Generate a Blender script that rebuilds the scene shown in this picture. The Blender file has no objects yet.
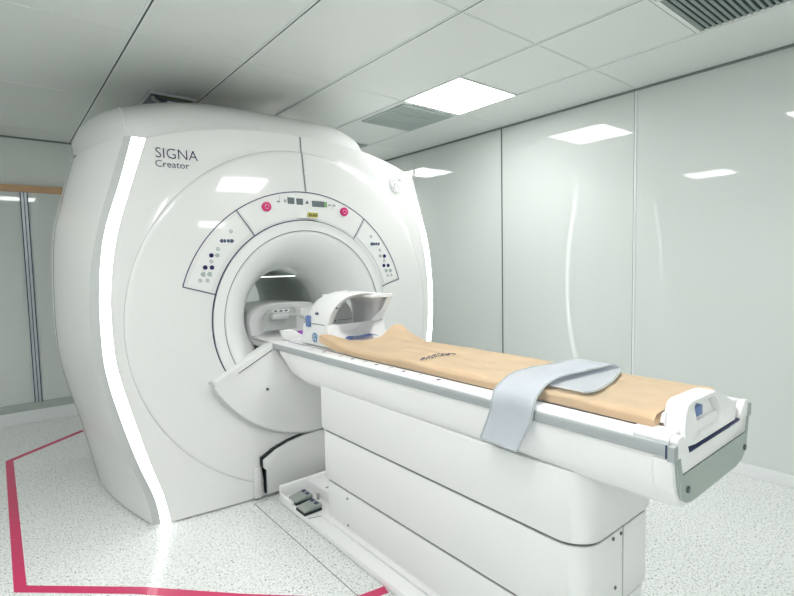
import bpy, bmesh, math, random
from mathutils import Vector, Matrix, noise
PI = math.pi
random.seed(7)
scene = bpy.context.scene
C = scene.collection

# ------------------------------------------------------------------ camera
YAW, PITCH, ROLL, FPX = 0.68189, 0.069865, -0.021298, 493.58
fw = Vector((math.sin(YAW)*math.cos(PITCH), math.cos(YAW)*math.cos(PITCH), -math.sin(PITCH)))
rt0 = Vector((math.cos(YAW), -math.sin(YAW), 0)); up0 = rt0.cross(fw)
rt = rt0*math.cos(ROLL) + up0*math.sin(ROLL); up = -rt0*math.sin(ROLL) + up0*math.cos(ROLL)
cam = bpy.data.cameras.new('camera'); camo = bpy.data.objects.new('camera', cam); C.objects.link(camo)
m = Matrix.Identity(4)
for i in range(3):
    m[i][0] = rt[i]; m[i][1] = up[i]; m[i][2] = -fw[i]
m[0][3], m[1][3], m[2][3] = 0, 0, 1.40
camo.matrix_world = m
cam.sensor_fit = 'HORIZONTAL'; cam.sensor_width = 36; cam.lens = FPX/794*36
cam.clip_start = 0.02
scene.camera = camo

# ------------------------------------------------------------------ world, exposure
w = bpy.data.worlds.new('world'); scene.world = w; w.use_nodes = True
w.node_tree.nodes['Background'].inputs[0].default_value = (0.9, 1.0, 0.96, 1)
w.node_tree.nodes['Background'].inputs[1].default_value = 0.05
vs = scene.view_settings
vs.view_transform = 'Standard'; vs.look = 'None'; vs.gamma = 1; vs.use_curve_mapping = False
vs.exposure = 1.0
LAMP = 9.0      # strength of the ceiling light panels
LED = 2.4       # strength of the gantry light strips

# ------------------------------------------------------------------ materials
def mat(name, col, rough=0.4, metal=0.0, coat=0.0, emit=None, estr=0.0, ior=1.45, bump=None, var=None, spec=0.5):
    m = bpy.data.materials.new(name); m.use_nodes = True
    nt = m.node_tree; b = nt.nodes['Principled BSDF']
    b.inputs['Base Color'].default_value = (*col, 1); b.inputs['Roughness'].default_value = rough
    b.inputs['Metallic'].default_value = metal; b.inputs['Coat Weight'].default_value = coat
    b.inputs['Coat Roughness'].default_value = 0.04
    b.inputs['IOR'].default_value = ior; b.inputs['Specular IOR Level'].default_value = spec
    if emit: b.inputs['Emission Color'].default_value = (*emit, 1); b.inputs['Emission Strength'].default_value = estr
    tc = nt.nodes.new('ShaderNodeTexCoord')
    if var:      # gentle colour variation of the material itself: (scale, amount)
        n = nt.nodes.new('ShaderNodeTexNoise'); n.inputs['Scale'].default_value = var[0]; n.inputs['Detail'].default_value = 4
        nt.links.new(tc.outputs['Object'], n.inputs['Vector'])
        r = nt.nodes.new('ShaderNodeMapRange'); r.inputs['To Min'].default_value = 1-var[1]; r.inputs['To Max'].default_value = 1+var[1]
        nt.links.new(n.outputs['Fac'], r.inputs['Value'])
        mx = nt.nodes.new('ShaderNodeVectorMath'); mx.operation = 'SCALE'; mx.inputs[0].default_value = col
        nt.links.new(r.outputs['Result'], mx.inputs['Scale']); nt.links.new(mx.outputs['Vector'], b.inputs['Base Color'])
    if bump:     # (scale, strength)
        n = nt.nodes.new('ShaderNodeTexNoise'); n.inputs['Scale'].default_value = bump[0]; n.inputs['Detail'].default_value = 3
        nt.links.new(tc.outputs['Object'], n.inputs['Vector'])
        bp = nt.nodes.new('ShaderNodeBump'); bp.inputs['Strength'].default_value = bump[1]; bp.inputs['Distance'].default_value = 0.002
        nt.links.new(n.outputs['Fac'], bp.inputs['Height']); nt.links.new(bp.outputs['Normal'], b.inputs['Normal'])
    return m

M = {}
M['gantry'] = mat('gantry_white', (0.775, 0.78, 0.77), 0.28, coat=0.55, var=(0.8, 0.01))
M['white'] = mat('white_plastic', (0.88, 0.88, 0.88), 0.30, coat=0.3, var=(2, 0.01))
M['white_matt'] = mat('white_matt_plastic', (0.87, 0.87, 0.865), 0.45, var=(2, 0.01))
M['band'] = mat('gantry_side_band', (0.50, 0.52, 0.51), 0.35, coat=0.2)
M['panel'] = mat('control_panel_white', (0.80, 0.81, 0.80), 0.4, coat=0.1)
M['navy'] = mat('dark_seam_blue', (0.035, 0.05, 0.13), 0.5)
M['seam'] = mat('grey_seam', (0.20, 0.23, 0.22), 0.5)
M['soft_seam'] = mat('light_grey_seam', (0.50, 0.53, 0.51), 0.5)
M['dark'] = mat('dark_gap', (0.015, 0.025, 0.03), 0.6)
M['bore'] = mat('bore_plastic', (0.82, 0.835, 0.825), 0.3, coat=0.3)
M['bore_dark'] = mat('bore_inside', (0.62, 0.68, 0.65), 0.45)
M['silver'] = mat('brushed_silver', (0.42, 0.45, 0.46), 0.35, metal=0.25, coat=0.1)
M['alu'] = mat('aluminium', (0.60, 0.63, 0.66), 0.3, metal=0.5)
M['sage'] = mat('sage_grey_plastic', (0.36, 0.425, 0.39), 0.42, coat=0.1)
M['pedal'] = mat('pedal_grey', (0.34, 0.37, 0.345), 0.5, bump=(200, 0.3))
M['led'] = mat('led_strip', (0.9, 0.9, 0.9), 0.4, emit=(0.97, 1.0, 1.0), estr=LED)
M['borelight'] = mat('bore_light', (0.8, 0.8, 0.8), 0.4, emit=(0.9, 1.0, 0.95), estr=0.7)
M['lamp'] = mat('lamp_diffuser', (0.9, 0.9, 0.9), 0.5, emit=(1.0, 1.0, 0.995), estr=LAMP)
M['lampframe'] = mat('lamp_frame', (0.75, 0.77, 0.76), 0.4)
M['red'] = mat('magenta_button', (0.62, 0.02, 0.17), 0.35, coat=0.3)
M['screen'] = mat('grey_screen', (0.16, 0.19, 0.20), 0.2, coat=0.5)
M['green'] = mat('green_lcd', (0.22, 0.42, 0.18), 0.3)
M['yellow'] = mat('yellow_label', (0.42, 0.38, 0.03), 0.5)
M['btn_grey'] = mat('grey_button', (0.40, 0.46, 0.46), 0.4)
M['btn_dark'] = mat('slate_button', (0.07, 0.10, 0.17), 0.35)
M['btn_navy'] = mat('navy_button', (0.01, 0.012, 0.10), 0.3)
M['ink'] = mat('dark_blue_ink', (0.035, 0.035, 0.10), 0.5)
M['blue'] = mat('blue_plastic', (0.14, 0.22, 0.45), 0.45)
M['roundel'] = mat('roundel_blue', (0.05, 0.20, 0.38), 0.4)
M['mattress'] = mat('blue_mattress', (0.10, 0.15, 0.32), 0.6)
M['purple'] = mat('purple_plastic', (0.32, 0.08, 0.45), 0.4)
M['cable'] = mat('grey_cable', (0.58, 0.61, 0.60), 0.45)
M['sheet'] = mat('tan_cotton', (0.97, 0.78, 0.55), 0.85, bump=(60, 0.6), var=(9, 0.09), spec=0.2)
M['strap'] = mat('pale_blue_fabric', (0.83, 0.87, 0.92), 0.85, bump=(500, 0.5), var=(14, 0.06), spec=0.2)
M['strap_edge'] = mat('strap_binding', (0.45, 0.49, 0.50), 0.8, spec=0.2)
M['wall'] = mat('white_wall_paint', (0.76, 0.80, 0.77), 0.6, bump=(60, 0.05))
M['base'] = mat('white_skirting', (0.80, 0.82, 0.82), 0.35)
M['kick'] = mat('grey_kick_panel', (0.42, 0.47, 0.44), 0.35)
M['tape'] = mat('magenta_floor_tape', (0.62, 0.03, 0.13), 0.4, coat=0.3, var=(8, 0.06))
M['groove'] = mat('floor_groove', (0.22, 0.23, 0.23), 0.7)
M['vent'] = mat('vent_grey', (0.05, 0.09, 0.085), 0.5)
M['vent_slat'] = mat('vent_slat', (0.45, 0.52, 0.50), 0.4)
M['vent_dark'] = mat('vent_dark', (0.02, 0.045, 0.045), 0.7)
M['duct'] = mat('duct_blue_grey', (0.10, 0.13, 0.20), 0.4, metal=0.4)
M['duct_green'] = mat('duct_green', (0.10, 0.16, 0.05), 0.6)
M['screw'] = mat('screw_dark', (0.12, 0.15, 0.16), 0.4, metal=0.5)

# back-painted glass wall
g = mat('painted_glass', (0.67, 0.71, 0.685), 0.03, ior=1.52, coat=0.0, var=(0.6, 0.012)); M['glass'] = g
# ceiling lacquered metal tiles
M['ceil'] = mat('ceiling_tile', (0.78, 0.82, 0.79), 0.34, var=(0.7, 0.015))
M['ceil_line'] = mat('ceiling_tile_edge', (0.85, 0.88, 0.86), 0.4)
M['ceil_gap'] = mat('ceiling_gap', (0.05, 0.09, 0.09), 0.6)
# wood rail
wm = mat('wood_rail', (0.5, 0.3, 0.15), 0.5); nt = wm.node_tree
tc = nt.nodes.new('ShaderNodeTexCoord'); mp = nt.nodes.new('ShaderNodeMapping'); mp.inputs['Scale'].default_value = (3, 30, 60)
n = nt.nodes.new('ShaderNodeTexNoise'); n.inputs['Scale'].default_value = 3; n.inputs['Detail'].default_value = 6
cr = nt.nodes.new('ShaderNodeValToRGB'); cr.color_ramp.elements[0].color = (0.48, 0.28, 0.14, 1); cr.color_ramp.elements[1].color = (0.74, 0.50, 0.30, 1)
nt.links.new(tc.outputs['Object'], mp.inputs[0]); nt.links.new(mp.outputs[0], n.inputs['Vector']); nt.links.new(n.outputs['Fac'], cr.inputs[0])
nt.links.new(cr.outputs[0], nt.nodes['Principled BSDF'].inputs['Base Color']); M['wood'] = wm
# speckled vinyl floor
fm = mat('speckled_vinyl', (0.66, 0.69, 0.67), 0.24, spec=0.5); nt = fm.node_tree; b = nt.nodes['Principled BSDF']
tc = nt.nodes.new('ShaderNodeTexCoord')
def spk(scale, thr, col, prev, seed, soft=0.03):
    v = nt.nodes.new('ShaderNodeTexNoise'); v.inputs['Scale'].default_value = scale; v.inputs['Detail'].default_value = 1.5
    mp = nt.nodes.new('ShaderNodeMapping'); mp.inputs['Location'].default_value = (seed, seed*1.7, 0)
    nt.links.new(tc.outputs['Object'], mp.inputs[0]); nt.links.new(mp.outputs[0], v.inputs['Vector'])
    r = nt.nodes.new('ShaderNodeMapRange'); r.inputs['From Min'].default_value = thr; r.inputs['From Max'].default_value = thr+soft
    nt.links.new(v.outputs['Fac'], r.inputs['Value'])
    mx = nt.nodes.new('ShaderNodeMix'); mx.data_type = 'RGBA'
    nt.links.new(r.outputs['Result'], mx.inputs['Factor'])
    if isinstance(prev, tuple): mx.inputs['A'].default_value = (*prev, 1)
    else: nt.links.new(prev, mx.inputs['A'])
    mx.inputs['B'].default_value = (*col, 1)
    return mx.outputs['Result']
o1 = spk(70, 0.52, (0.72, 0.74, 0.725), (0.83, 0.85, 0.84), 1.3, 0.1)
o2 = spk(120, 0.60, (0.46, 0.47, 0.44), o1, 5.1)
o3 = spk(95, 0.655, (0.16, 0.17, 0.16), o2, 9.4, 0.015)
o4 = spk(120, 0.66, (0.85, 0.88, 0.87), o3, 14.4)
nt.links.new(o4, b.inputs['Base Color']); M['floor'] = fm

# ------------------------------------------------------------------ helpers
LOC = {}
def put(o, parent, loc):
    C.objects.link(o); LOC[o.name] = Vector(loc)
    if parent is not None:
        o.parent = parent
    else:
        o.location = loc
def tag(o, label, cat, group=None):
    o['label'] = label; o['category'] = cat
    if group: o['group'] = group
    return o
def thing(name, label, cat, loc, group=None):
    o = bpy.data.objects.new(name, None); o.empty_display_size = 0.1
    put(o, None, loc); return tag(o, label, cat, group)
def obj(name, bm, mats, parent=None, loc=(0, 0, 0), smooth=35, recalc=True):
    """bm is in world coordinates; the object's origin is the thing's base."""
    if recalc: bmesh.ops.recalc_face_normals(bm, faces=bm.faces)
    base = LOC[parent.name] if parent is not None else Vector(loc)
    bmesh.ops.translate(bm, verts=bm.verts, vec=-base)
    me = bpy.data.meshes.new(name); bm.to_mesh(me); bm.free()
    if not isinstance(mats, (list, tuple)): mats = [mats]
    for k in mats: me.materials.append(M[k] if isinstance(k, str) else k)
    if smooth:
        me.shade_smooth(); me.set_sharp_from_angle(angle=math.radians(smooth))
    o = bpy.data.objects.new(name, me); put(o, parent, base)
    return o
def struct(name, bm, mats, smooth=None, loc=(0, 0, 0)):
    o = obj(name, bm, mats, None, loc, smooth); o['kind'] = 'structure'; return o
def box(bm, x0, x1, y0, y1, z0, z1, mi=0, bev=0.0, seg=2):
    t = bmesh.new()
    bmesh.ops.create_cube(t, size=1, matrix=Matrix.Translation(((x0+x1)/2, (y0+y1)/2, (z0+z1)/2)) @ Matrix.Diagonal((x1-x0, y1-y0, z1-z0, 1)))
    if bev: bmesh.ops.bevel(t, geom=t.edges[:], offset=bev, segments=seg, profile=0.5, affect='EDGES')
    merge(bm, t, mi); return bm
def merge(bm, t, mi=0):
    me = bpy.data.meshes.new('t'); 
    for f in t.faces: f.material_index = mi
    t.to_mesh(me); t.free(); bm.from_mesh(me); bpy.data.meshes.remove(me)
def B(*a, **k): return box(bmesh.new(), *a, **k)
def grid(bm, rows, mi=0, close_u=False, close_v=False):
    """rows: list of equally long lists of points"""
    vv = [[bm.verts.new(p) for p in r] for r in rows]
    nr, nc = len(vv), len(vv[0])
    for i in range(nr if close_v else nr-1):
        for j in range(nc if close_u else nc-1):
            a, b_, c, d = vv[i][j], vv[i][(j+1) % nc], vv[(i+1) % nr][(j+1) % nc], vv[(i+1) % nr][j]
            try: f = bm.faces.new((a, b_, c, d)); f.material_index = mi
            except ValueError: pass
    return vv
def prism(bm, poly, axis, a, b_, mi=0, bev=0.0):
    """extrude a 2D polygon along an axis between a and b"""
    t = bmesh.new()
    def P(u, v, w):
        return {'x': (w, u, v), 'y': (u, w, v), 'z': (u, v, w)}[axis]
    lo = [t.verts.new(P(u, v, a)) for u, v in poly]; hi = [t.verts.new(P(u, v, b_)) for u, v in poly]
    n = len(poly)
    fs = [t.faces.new(lo), t.faces.new(hi[::-1])]
    for i in range(n): t.faces.new((lo[i], hi[i], hi[(i+1) % n], lo[(i+1) % n]))
    if bev: bmesh.ops.bevel(t, geom=t.edges[:], offset=bev, segments=2, profile=0.5, affect='EDGES')
    big = [f for f in t.faces if len(f.verts) > 4]
    bmesh.ops.triangulate(t, faces=big)
    merge(bm, t, mi); return bm
def disc(bm, c, r, axis, h, mi=0, seg=24, bev=0.0):
    pts = [(r*math.cos(2*PI*i/seg), r*math.sin(2*PI*i/seg)) for i in range(seg)]
    ax = {'x': 0, 'y': 1, 'z': 2}[axis]
    o = [c[i] for i in range(3) if i != ax]
    return prism(bm, [(o[0]+u, o[1]+v) for u, v in pts], axis, c[ax]-h/2, c[ax]+h/2, mi, bev)
def tube(bm, pts, r, seg=8, mi=0):
    pts = [Vector(p) for p in pts]; rows = []
    for i, p in enumerate(pts):
        d = (pts[min(i+1, len(pts)-1)]-pts[max(i-1, 0)]).normalized()
        s = d.cross(Vector((0.13, 0.2, 1))).normalized(); t = s.cross(d)
        rows.append([p + r*(math.cos(2*PI*k/seg)*s + math.sin(2*PI*k/seg)*t) for k in range(seg)])
    vv = grid(bm, rows, mi, close_u=True)
    bm.faces.new(vv[0][::-1]).material_index = mi; bm.faces.new(vv[-1]).material_index = mi
    return bm
def spline(ctrl, n):
    """Catmull-Rom through control tuples"""
    out = []; k = len(ctrl)
    for i in range(n):
        t = i/(n-1)*(k-1); a = min(int(t), k-2); f = t-a
        P = [Vector(ctrl[max(0, min(k-1, a+q))]) for q in (-1, 0, 1, 2)]
        out.append(0.5*((2*P[1]) + (P[2]-P[0])*f + (2*P[0]-5*P[1]+4*P[2]-P[3])*f*f + (3*P[1]-P[0]-3*P[2]+P[3])*f**3))
    return out
def interp(tab, v):
    """tab sorted rising on first column"""
    if v <= tab[0][0]: return tab[0][1]
    for (a, p), (b_, q) in zip(tab, tab[1:]):
        if v <= b_: return p+(q-p)*(v-a)/(b_-a)
    return tab[-1][1]
def rpoly(cx, cy, hx, hy, r, seg=6):
    out = []
    for k, (sx, sy) in enumerate(((1, 1), (-1, 1), (-1, -1), (1, -1))):
        for i in range(seg+1):
            a = PI/2*(k+i/seg); out.append((cx+sx*(hx-r)+r*math.cos(a), cy+sy*(hy-r)+r*math.sin(a)))
    return out

# ================================================================== THE ROOM
XW, XL, YB, YF, H = 3.65, -2.6, 5.68, -2.8, 2.61
struct('floor', B(XL, XW+0.1, YF, YB+0.1, -0.1, 0.0), 'floor')
# ceiling, with tiles of 0.61 x 0.60 m
bm = B(XL, XW+0.1, YF, YB+0.1, H, H+0.1)
XG = [3.04, 2.435, 1.83, 1.228, 0.628, 0.02, -0.59, -1.20, -1.81, -2.42]; YG = [1.71+1.175*k for k in range(-4, 4)]
for i, x in enumerate(XG):
    box(bm, x-0.015, x-0.006, YF, YB, H-0.004, H+0.01, 1); box(bm, x-0.006, x+0.004, YF, YB, H-0.001, H+0.01, 2); box(bm, x+0.004, x+0.013, YF, YB, H-0.003, H+0.01, 1)
def cross(y, a, b_):
    box(bm, a+0.013, b_-0.015, y-0.007, y-0.001, H-0.0025, H+0.01, 1); box(bm, a+0.013, b_-0.015, y-0.001, y+0.003, H-0.001, H+0.01, 2)
for y in YG:
    for a, b_ in zip([XL]+XG[::-1], XG[::-1]+[XW]): cross(y, a, b_)
cross(1.105, 2.435, 3.04); cross(2.295, 2.435, 3.04); cross(3.49, 2.435, 3.04)
struct('ceiling', bm, ['ceil', 'ceil_line', 'ceil_gap'])
struct('wall_right', B(XW, XW+0.1, YF, YB+0.1, 0, H), 'glass')
struct('wall_left', B(XL-0.1, XL, YF, YB+0.1, 0, H), 'wall')
struct('wall_front', B(XL, XW, YF-0.1, YF, 0, H), 'wall')
bm = B(XL, XW, YB, YB+0.1, 0, H)
struct('wall_back', bm, 'wall')
# glass panels on the back wall below the wood rail
struct('trim_1', B(XL, XW, YB-0.03, YB-0.001, 0.185, 2.118, bev=0.002), 'glass')
struct('trim_2', B(XL, XW, YB-0.055, YB-0.001, 2.118, 2.178, bev=0.003), 'wood')
struct('trim_3', B(XL, XW, YB-0.045, YB-0.001, 0.115, 0.185, bev=0.002), 'kick')
struct('baseboard_back', B(XL, XW, YB-0.06, YB-0.001, 0, 0.115, bev=0.004), 'base')
n = 4
for x in (0.246, 2.2, -1.7):
    bm = bmesh.new(); dx = 0.0
    box(bm, x-0.026, x+0.026, YB-0.040, YB-0.031, 0.185, 2.118, 0, bev=0.002)
    box(bm, x-0.029, x-0.022, YB-0.046, YB-0.0305, 0.185, 2.118, 1); box(bm, x+0.022, x+0.029, YB-0.046, YB-0.0305, 0.185, 2.118, 1)
    box(bm, x-0.0035, x+0.0035, YB-0.048, YB-0.0305, 0.185, 2.118, 2)
    struct('trim_%d' % n, bm, ['alu', 'navy', 'duct']); n += 1
# joints of the right glass wall
for y, wd, mt in ((4.15, 0.010, 'base'), (2.935, 0.007, 'vent'), (1.72, 0.015, 'base'), (0.50, 0.014, 'base'), (-0.72, 0.014, 'base')):
    bm = B(XW-0.004, XW-0.0005, y-wd/2, y+wd/2, 0.08, H-0.002, 0)
    box(bm, XW-0.0035, XW-0.0005, y+wd/2, y+wd/2+0.004, 0.08, H-0.002, 1)
    struct('trim_%d' % n, bm, [mt, 'seam']); n += 1
struct('trim_%d' % n, B(XW-0.02, XW-0.0005, YF, YB-0.06, H-0.012, H-0.0005), 'seam')   # shadow gap under the ceiling
n += 1
struct('trim_%d' % n, B(XL, XW-0.02, YB-0.02, YB-0.0005, H-0.012, H-0.0005), 'seam')
struct('baseboard_right', B(XW-0.014, XW-0.0005, YF, YB-0.06, 0, 0.08, bev=0.004), 'base')
# thin groove lines in the floor beside the table
n += 1
bm = B(1.106, 1.110, -1.0, 2.745, 0.0, 0.0012)
box(bm, 1.106, 1.20, 2.742, 2.746, 0.0, 0.0012)
struct('trim_%d' % n, bm, 'groove')

# ================================================================== CEILING LIGHTS
def ceiling_light(x0, x1, y0, y1, label):
    t = thing('ceiling_light', label, 'ceiling light', ((x0+x1)/2, (y0+y1)/2, H), 'square ceiling light panels')
    bm = bmesh.new()
    for a in ((x0, x1, y0, y0+0.012), (x0, x1, y1-0.012, y1), (x0, x0+0.012, y0+0.012, y1-0.012), (x1-0.012, x1, y0+0.012, y1-0.012)):
        box(bm, *a, H-0.005, H-0.0005)
    obj('frame', bm, 'lampframe', t, smooth=None)
    obj('diffuser', B(x0+0.012, x1-0.012, y0+0.012, y1-0.012, H-0.004, H-0.001), 'lamp', t, smooth=None)
lights = [
 (2.435, 3.035, 2.30, 2.88, 'bright square ceiling light panel next to the louvred vent above the gantry'),
 (2.435, 3.035, 4.70, 5.24, 'square ceiling light panel far behind the gantry by the back wall'),
 (-1.20, -0.60, 2.48, 3.06, 'square ceiling light panel to the left of the gantry, outside the frame'),
 (0.035, 0.620, 0.55, 1.13, 'added fill light panel, unseen overhead between photographer and gantry'),  # added out of view to brighten the gantry crown and back wall
 (1.42, 2.02, 0.66, 1.24, 'square ceiling light panel over the near end of the table'),
 (-1.20, -0.60, 0.20, 0.78, 'square ceiling light panel left of the photographer'),
 (1.42, 2.02, -1.60, -1.02, 'square ceiling light panel behind the photographer on the right'),
 (-1.20, -0.60, -1.60, -1.02, 'square ceiling light panel behind the photographer on the left')]
for a in lights: ceiling_light(*a)

# ================================================================== CEILING VENTS
def vent(x0, x1, y0, y1, label, nsl, div):
    t = thing('ceiling_vent', label, 'vent', ((x0+x1)/2, (y0+y1)/2, H), 'louvred ceiling vents')
    obj('backing', B(x0+0.01, x1-0.01, y0+0.01, y1-0.01, H-0.003, H-0.0005), 'vent_dark' if div == 0 else 'vent', t, smooth=None)
    bm = bmesh.new(); fwid = 0.018
    for a in ((x0, x1, y0, y0+fwid), (x0, x1, y1-fwid, y1), (x0, x0+fwid, y0+fwid, y1-fwid), (x1-fwid, x1, y0+fwid, y1-fwid)):
        box(bm, *a, H-0.012, H-0.0005, bev=0.003)
    obj('frame', bm, 'vent_slat' if div else 'ceil_line', t)
    bm = bmesh.new()
    for k in range(nsl):
        y = y0+fwid+(y1-y0-2*fwid)*(k+0.5)/nsl
        pw = (y1-y0)/nsl*0.14
        prism(bm, [(y-pw, H-0.004), (y-pw+0.002, H-0.004), (y+pw*0.4+0.002, H-0.014), (y+pw*0.4, H-0.014)], 'x', x0+fwid, x1-fwid)
    obj('louvre', bm, 'vent_slat', t, smooth=None)['kind'] = 'stuff'
    if div:
        bm = bmesh.new()
        for k in (1, 2):
            y = y0+(y1-y0)*k/3; box(bm, x0+fwid, x1-fwid, y-0.008, y+0.008, H-0.016, H-0.002)
        obj('crossbar', bm, 'vent_slat', t, smooth=None)
vent(2.48, 3.02, 2.93, 3.48, 'grey louvred ceiling vent beside the light panel above the gantry', 18, 1)
vent(2.48, 3.02, 4.14, 4.68, 'grey louvred ceiling vent mostly hidden behind the gantry top', 26, 1)
vent(2.475, 3.015, 0.35, 1.09, 'large louvred ceiling vent with dark slots near the right glass wall', 26, 0)
# square ceiling opening above the gantry
t = thing('ceiling_hatch', 'open square ceiling hatch with metal frame and dark duct above the gantry', 'ceiling hatch', (1.05, 3.95, H))
bm = bmesh.new()
for a in ((0.885, 1.20, 3.70, 3.715), (0.885, 1.20, 4.13, 4.145), (0.885, 0.90, 3.715, 4.13), (1.185, 1.20, 3.715, 4.13)):
    box(bm, *a, H-0.02, H-0.0005, bev=0.002)
obj('frame', bm, 'alu', t)
obj('dark_panel', B(0.90, 1.185, 3.715, 4.13, H-0.004, H-0.0005), 'duct', t, smooth=None)
obj('green_edge', B(0.98, 1.185, 3.725, 3.80, H-0.012, H-0.004, bev=0.002), 'duct_green', t)
bm = bmesh.new(); tube(bm, [(0.93, 3.80, H-0.020), (1.0, 3.90, H-0.024), (1.10, 3.95, H-0.022), (1.16, 4.05, H-0.018)], 0.013)
obj('duct', bm, 'cable', t)

# ================================================================== FLOOR TAPE
def ribbon2(bm, pts, wd, z0, z1):
    """mitred flat strip along a 2D polyline"""
    L = []; R = []
    n = len(pts); P = [Vector(p) for p in pts]
    for i in range(n):
        a = (P[i]-P[i-1]).normalized() if i else (P[1]-P[0]).normalized()
        b_ = (P[i+1]-P[i]).normalized() if i < n-1 else a
        na = Vector((-a.y, a.x)); nb = Vector((-b_.y, b_.x)); mm = (na+nb).normalized(); s = wd/2/max(0.3, mm.dot(na))
        L.append(P[i]+mm*s); R.append(P[i]-mm*s)
    grid(bm, [[(p.x, p.y, z1) for p in L], [(p.x, p.y, z1) for p in R], [(p.x, p.y, z0) for p in R], [(p.x, p.y, z0) for p in L]], close_v=True)
    return bm
bm = bmesh.new(); ribbon2(bm, [(0.52, 5.035), (0.0, 4.60), (0.003, 2.688), (0.406, 2.326), (0.722, 1.992), (1.075, 1.652), (1.224, 1.625)], 0.046, 0.0003, 0.0016)
tag(obj('floor_tape', bm, 'tape', None, (0, 3, 0), smooth=None), 'magenta warning tape stuck on the speckled floor around the gantry', 'tape')

# ================================================================== THE MRI GANTRY
CX, CZ = 1.55, 1.07
def face(x, z):
    dx = (x-CX)/1.13; y = 2.825+0.05*dx*dx
    t = (z-CZ)/1.05
    y += 0.04*t*t if t > 0 else -0.05*t*t*max(0, 1-dx*dx)
    r = math.hypot(x-CX, z-CZ)
    if r < 1.05: y -= 0.007*min(1, (1.05-r)/0.012)+0.020*min(1, (1.05-r)/0.36)**0.8
    return y
gan = thing('mri_scanner', 'huge glossy white MRI gantry with round bore and glowing curved light strips', 'MRI scanner', (CX, 3.5, 0))
# outlines: half width against height
L1 = [(-0.02, 0.879), (0.158, 0.907), (0.34, 0.96), (0.527, 1.007), (0.829, 1.078), (1.014, 1.100), (1.291, 1.097), (1.575, 1.053), (1.860, 0.965), (2.111, 0.881)]
L2 = [(-0.02, 0.927), (0.152, 0.950), (0.36, 1.018), (0.585, 1.079), (0.837, 1.134), (1.020, 1.150), (1.293, 1.146), (1.575, 1.110), (1.856, 1.022), (2.105, 0.950)]
L3 = [(-0.02, 0.964), (0.144, 0.984), (0.356, 1.050), (0.55, 1.122), (0.841, 1.175), (1.023, 1.192), (1.295, 1.187), (1.575, 1.142), (1.855, 1.060), (2.10, 0.982)]
LB = [(-0.02, 1.085), (0.04, 1.100), (0.414, 1.170), (0.71, 1.240), (0.94, 1.272), (1.276, 1.273), (1.62, 1.250), (1.83, 1.200), (2.105, 1.125)]
def smooth_tab(tab, n=60):
    pts = spline([(a, b_, 0) for a, b_ in tab], n); return [(p[0], p[1]) for p in pts]
S1, S2, S3, SB = smooth_tab(L1), smooth_tab(L2), smooth_tab(L3), smooth_tab(LB)
def ztop(dx):                       # arched top of the front cover
    return 2.222-0.135*(abs(dx)/0.9)**2.4
ZB = 0.010
# closed outline of the front cover, then a polar mesh towards the bore
outl = []
for i in range(61):
    z = ZB+(2.087-ZB)*i/60; outl.append((CX+interp(S1, z), z))
for i in range(1, 80):
    dx = 0.89*(1-2*i/80); outl.append((CX+dx, ztop(dx)))
for i in range(61):
    z = 2.087-(2.087-ZB)*i/60; outl.append((CX-interp(S1, z), z))
for i in range(1, 60):
    outl.append((CX-0.885+1.77*i/60, ZB))
outang = sorted((math.atan2(z-CZ, x-CX), math.hypot(x-CX, z-CZ)) for x, z in outl)
outang = [(outang[-1][0]-2*PI, outang[-1][1])]+outang+[(outang[0][0]+2*PI, outang[0][1])]
corner = [math.atan2(z-CZ, x-CX) for x, z in ((CX+0.885, ZB), (CX-0.885, ZB), (CX+0.889, 2.087), (CX-0.889, 2.087))]
angs = sorted([-PI+2*PI*i/240 for i in range(240)]+corner)
R0 = 0.612
rows = []
rads = [0.0, 0.10, 0.22, 0.34, 0.46, 0.58, 0.70, 0.80, 0.88, 0.94, 0.975, 0.99, 1.0]
for f in rads:
    rows.append([(CX+(R0+(1.045-R0)*f)*math.cos(a), face(CX+(R0+(1.045-R0)*f)*math.cos(a), CZ+(R0+(1.045-R0)*f)*math.sin(a)), CZ+(R0+(1.045-R0)*f)*math.sin(a)) for a in angs])
bm = bmesh.new()
# inside the round crease: clip to the outline too
def ob(a): return interp(outang, a)
def ring(rf):
    out = []
    for a in angs:
        r = min(rf(a), ob(a)); x, z = CX+r*math.cos(a), CZ+r*math.sin(a); out.append((x, face(x, z), z))
    return out
rows = [ring(lambda a, f=f: R0+(min(1.045, ob(a))-R0)*f) for f in rads]
rows += [ring(lambda a, f=f: min(1.05, ob(a))+(max(ob(a), 1.0501)-1.05)*f) for f in (0.01, 0.25, 0.5, 0.75, 0.97, 1.0)]
rows.append([(x, y+0.02, z) for x, y, z in rows[-1]])
vv = grid(bm, rows, close_u=True)
bmesh.ops.remove_doubles(bm, verts=bm.verts, dist=0.0006)
obj('front_cover', bm, 'gantry', gan, smooth=28)
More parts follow.
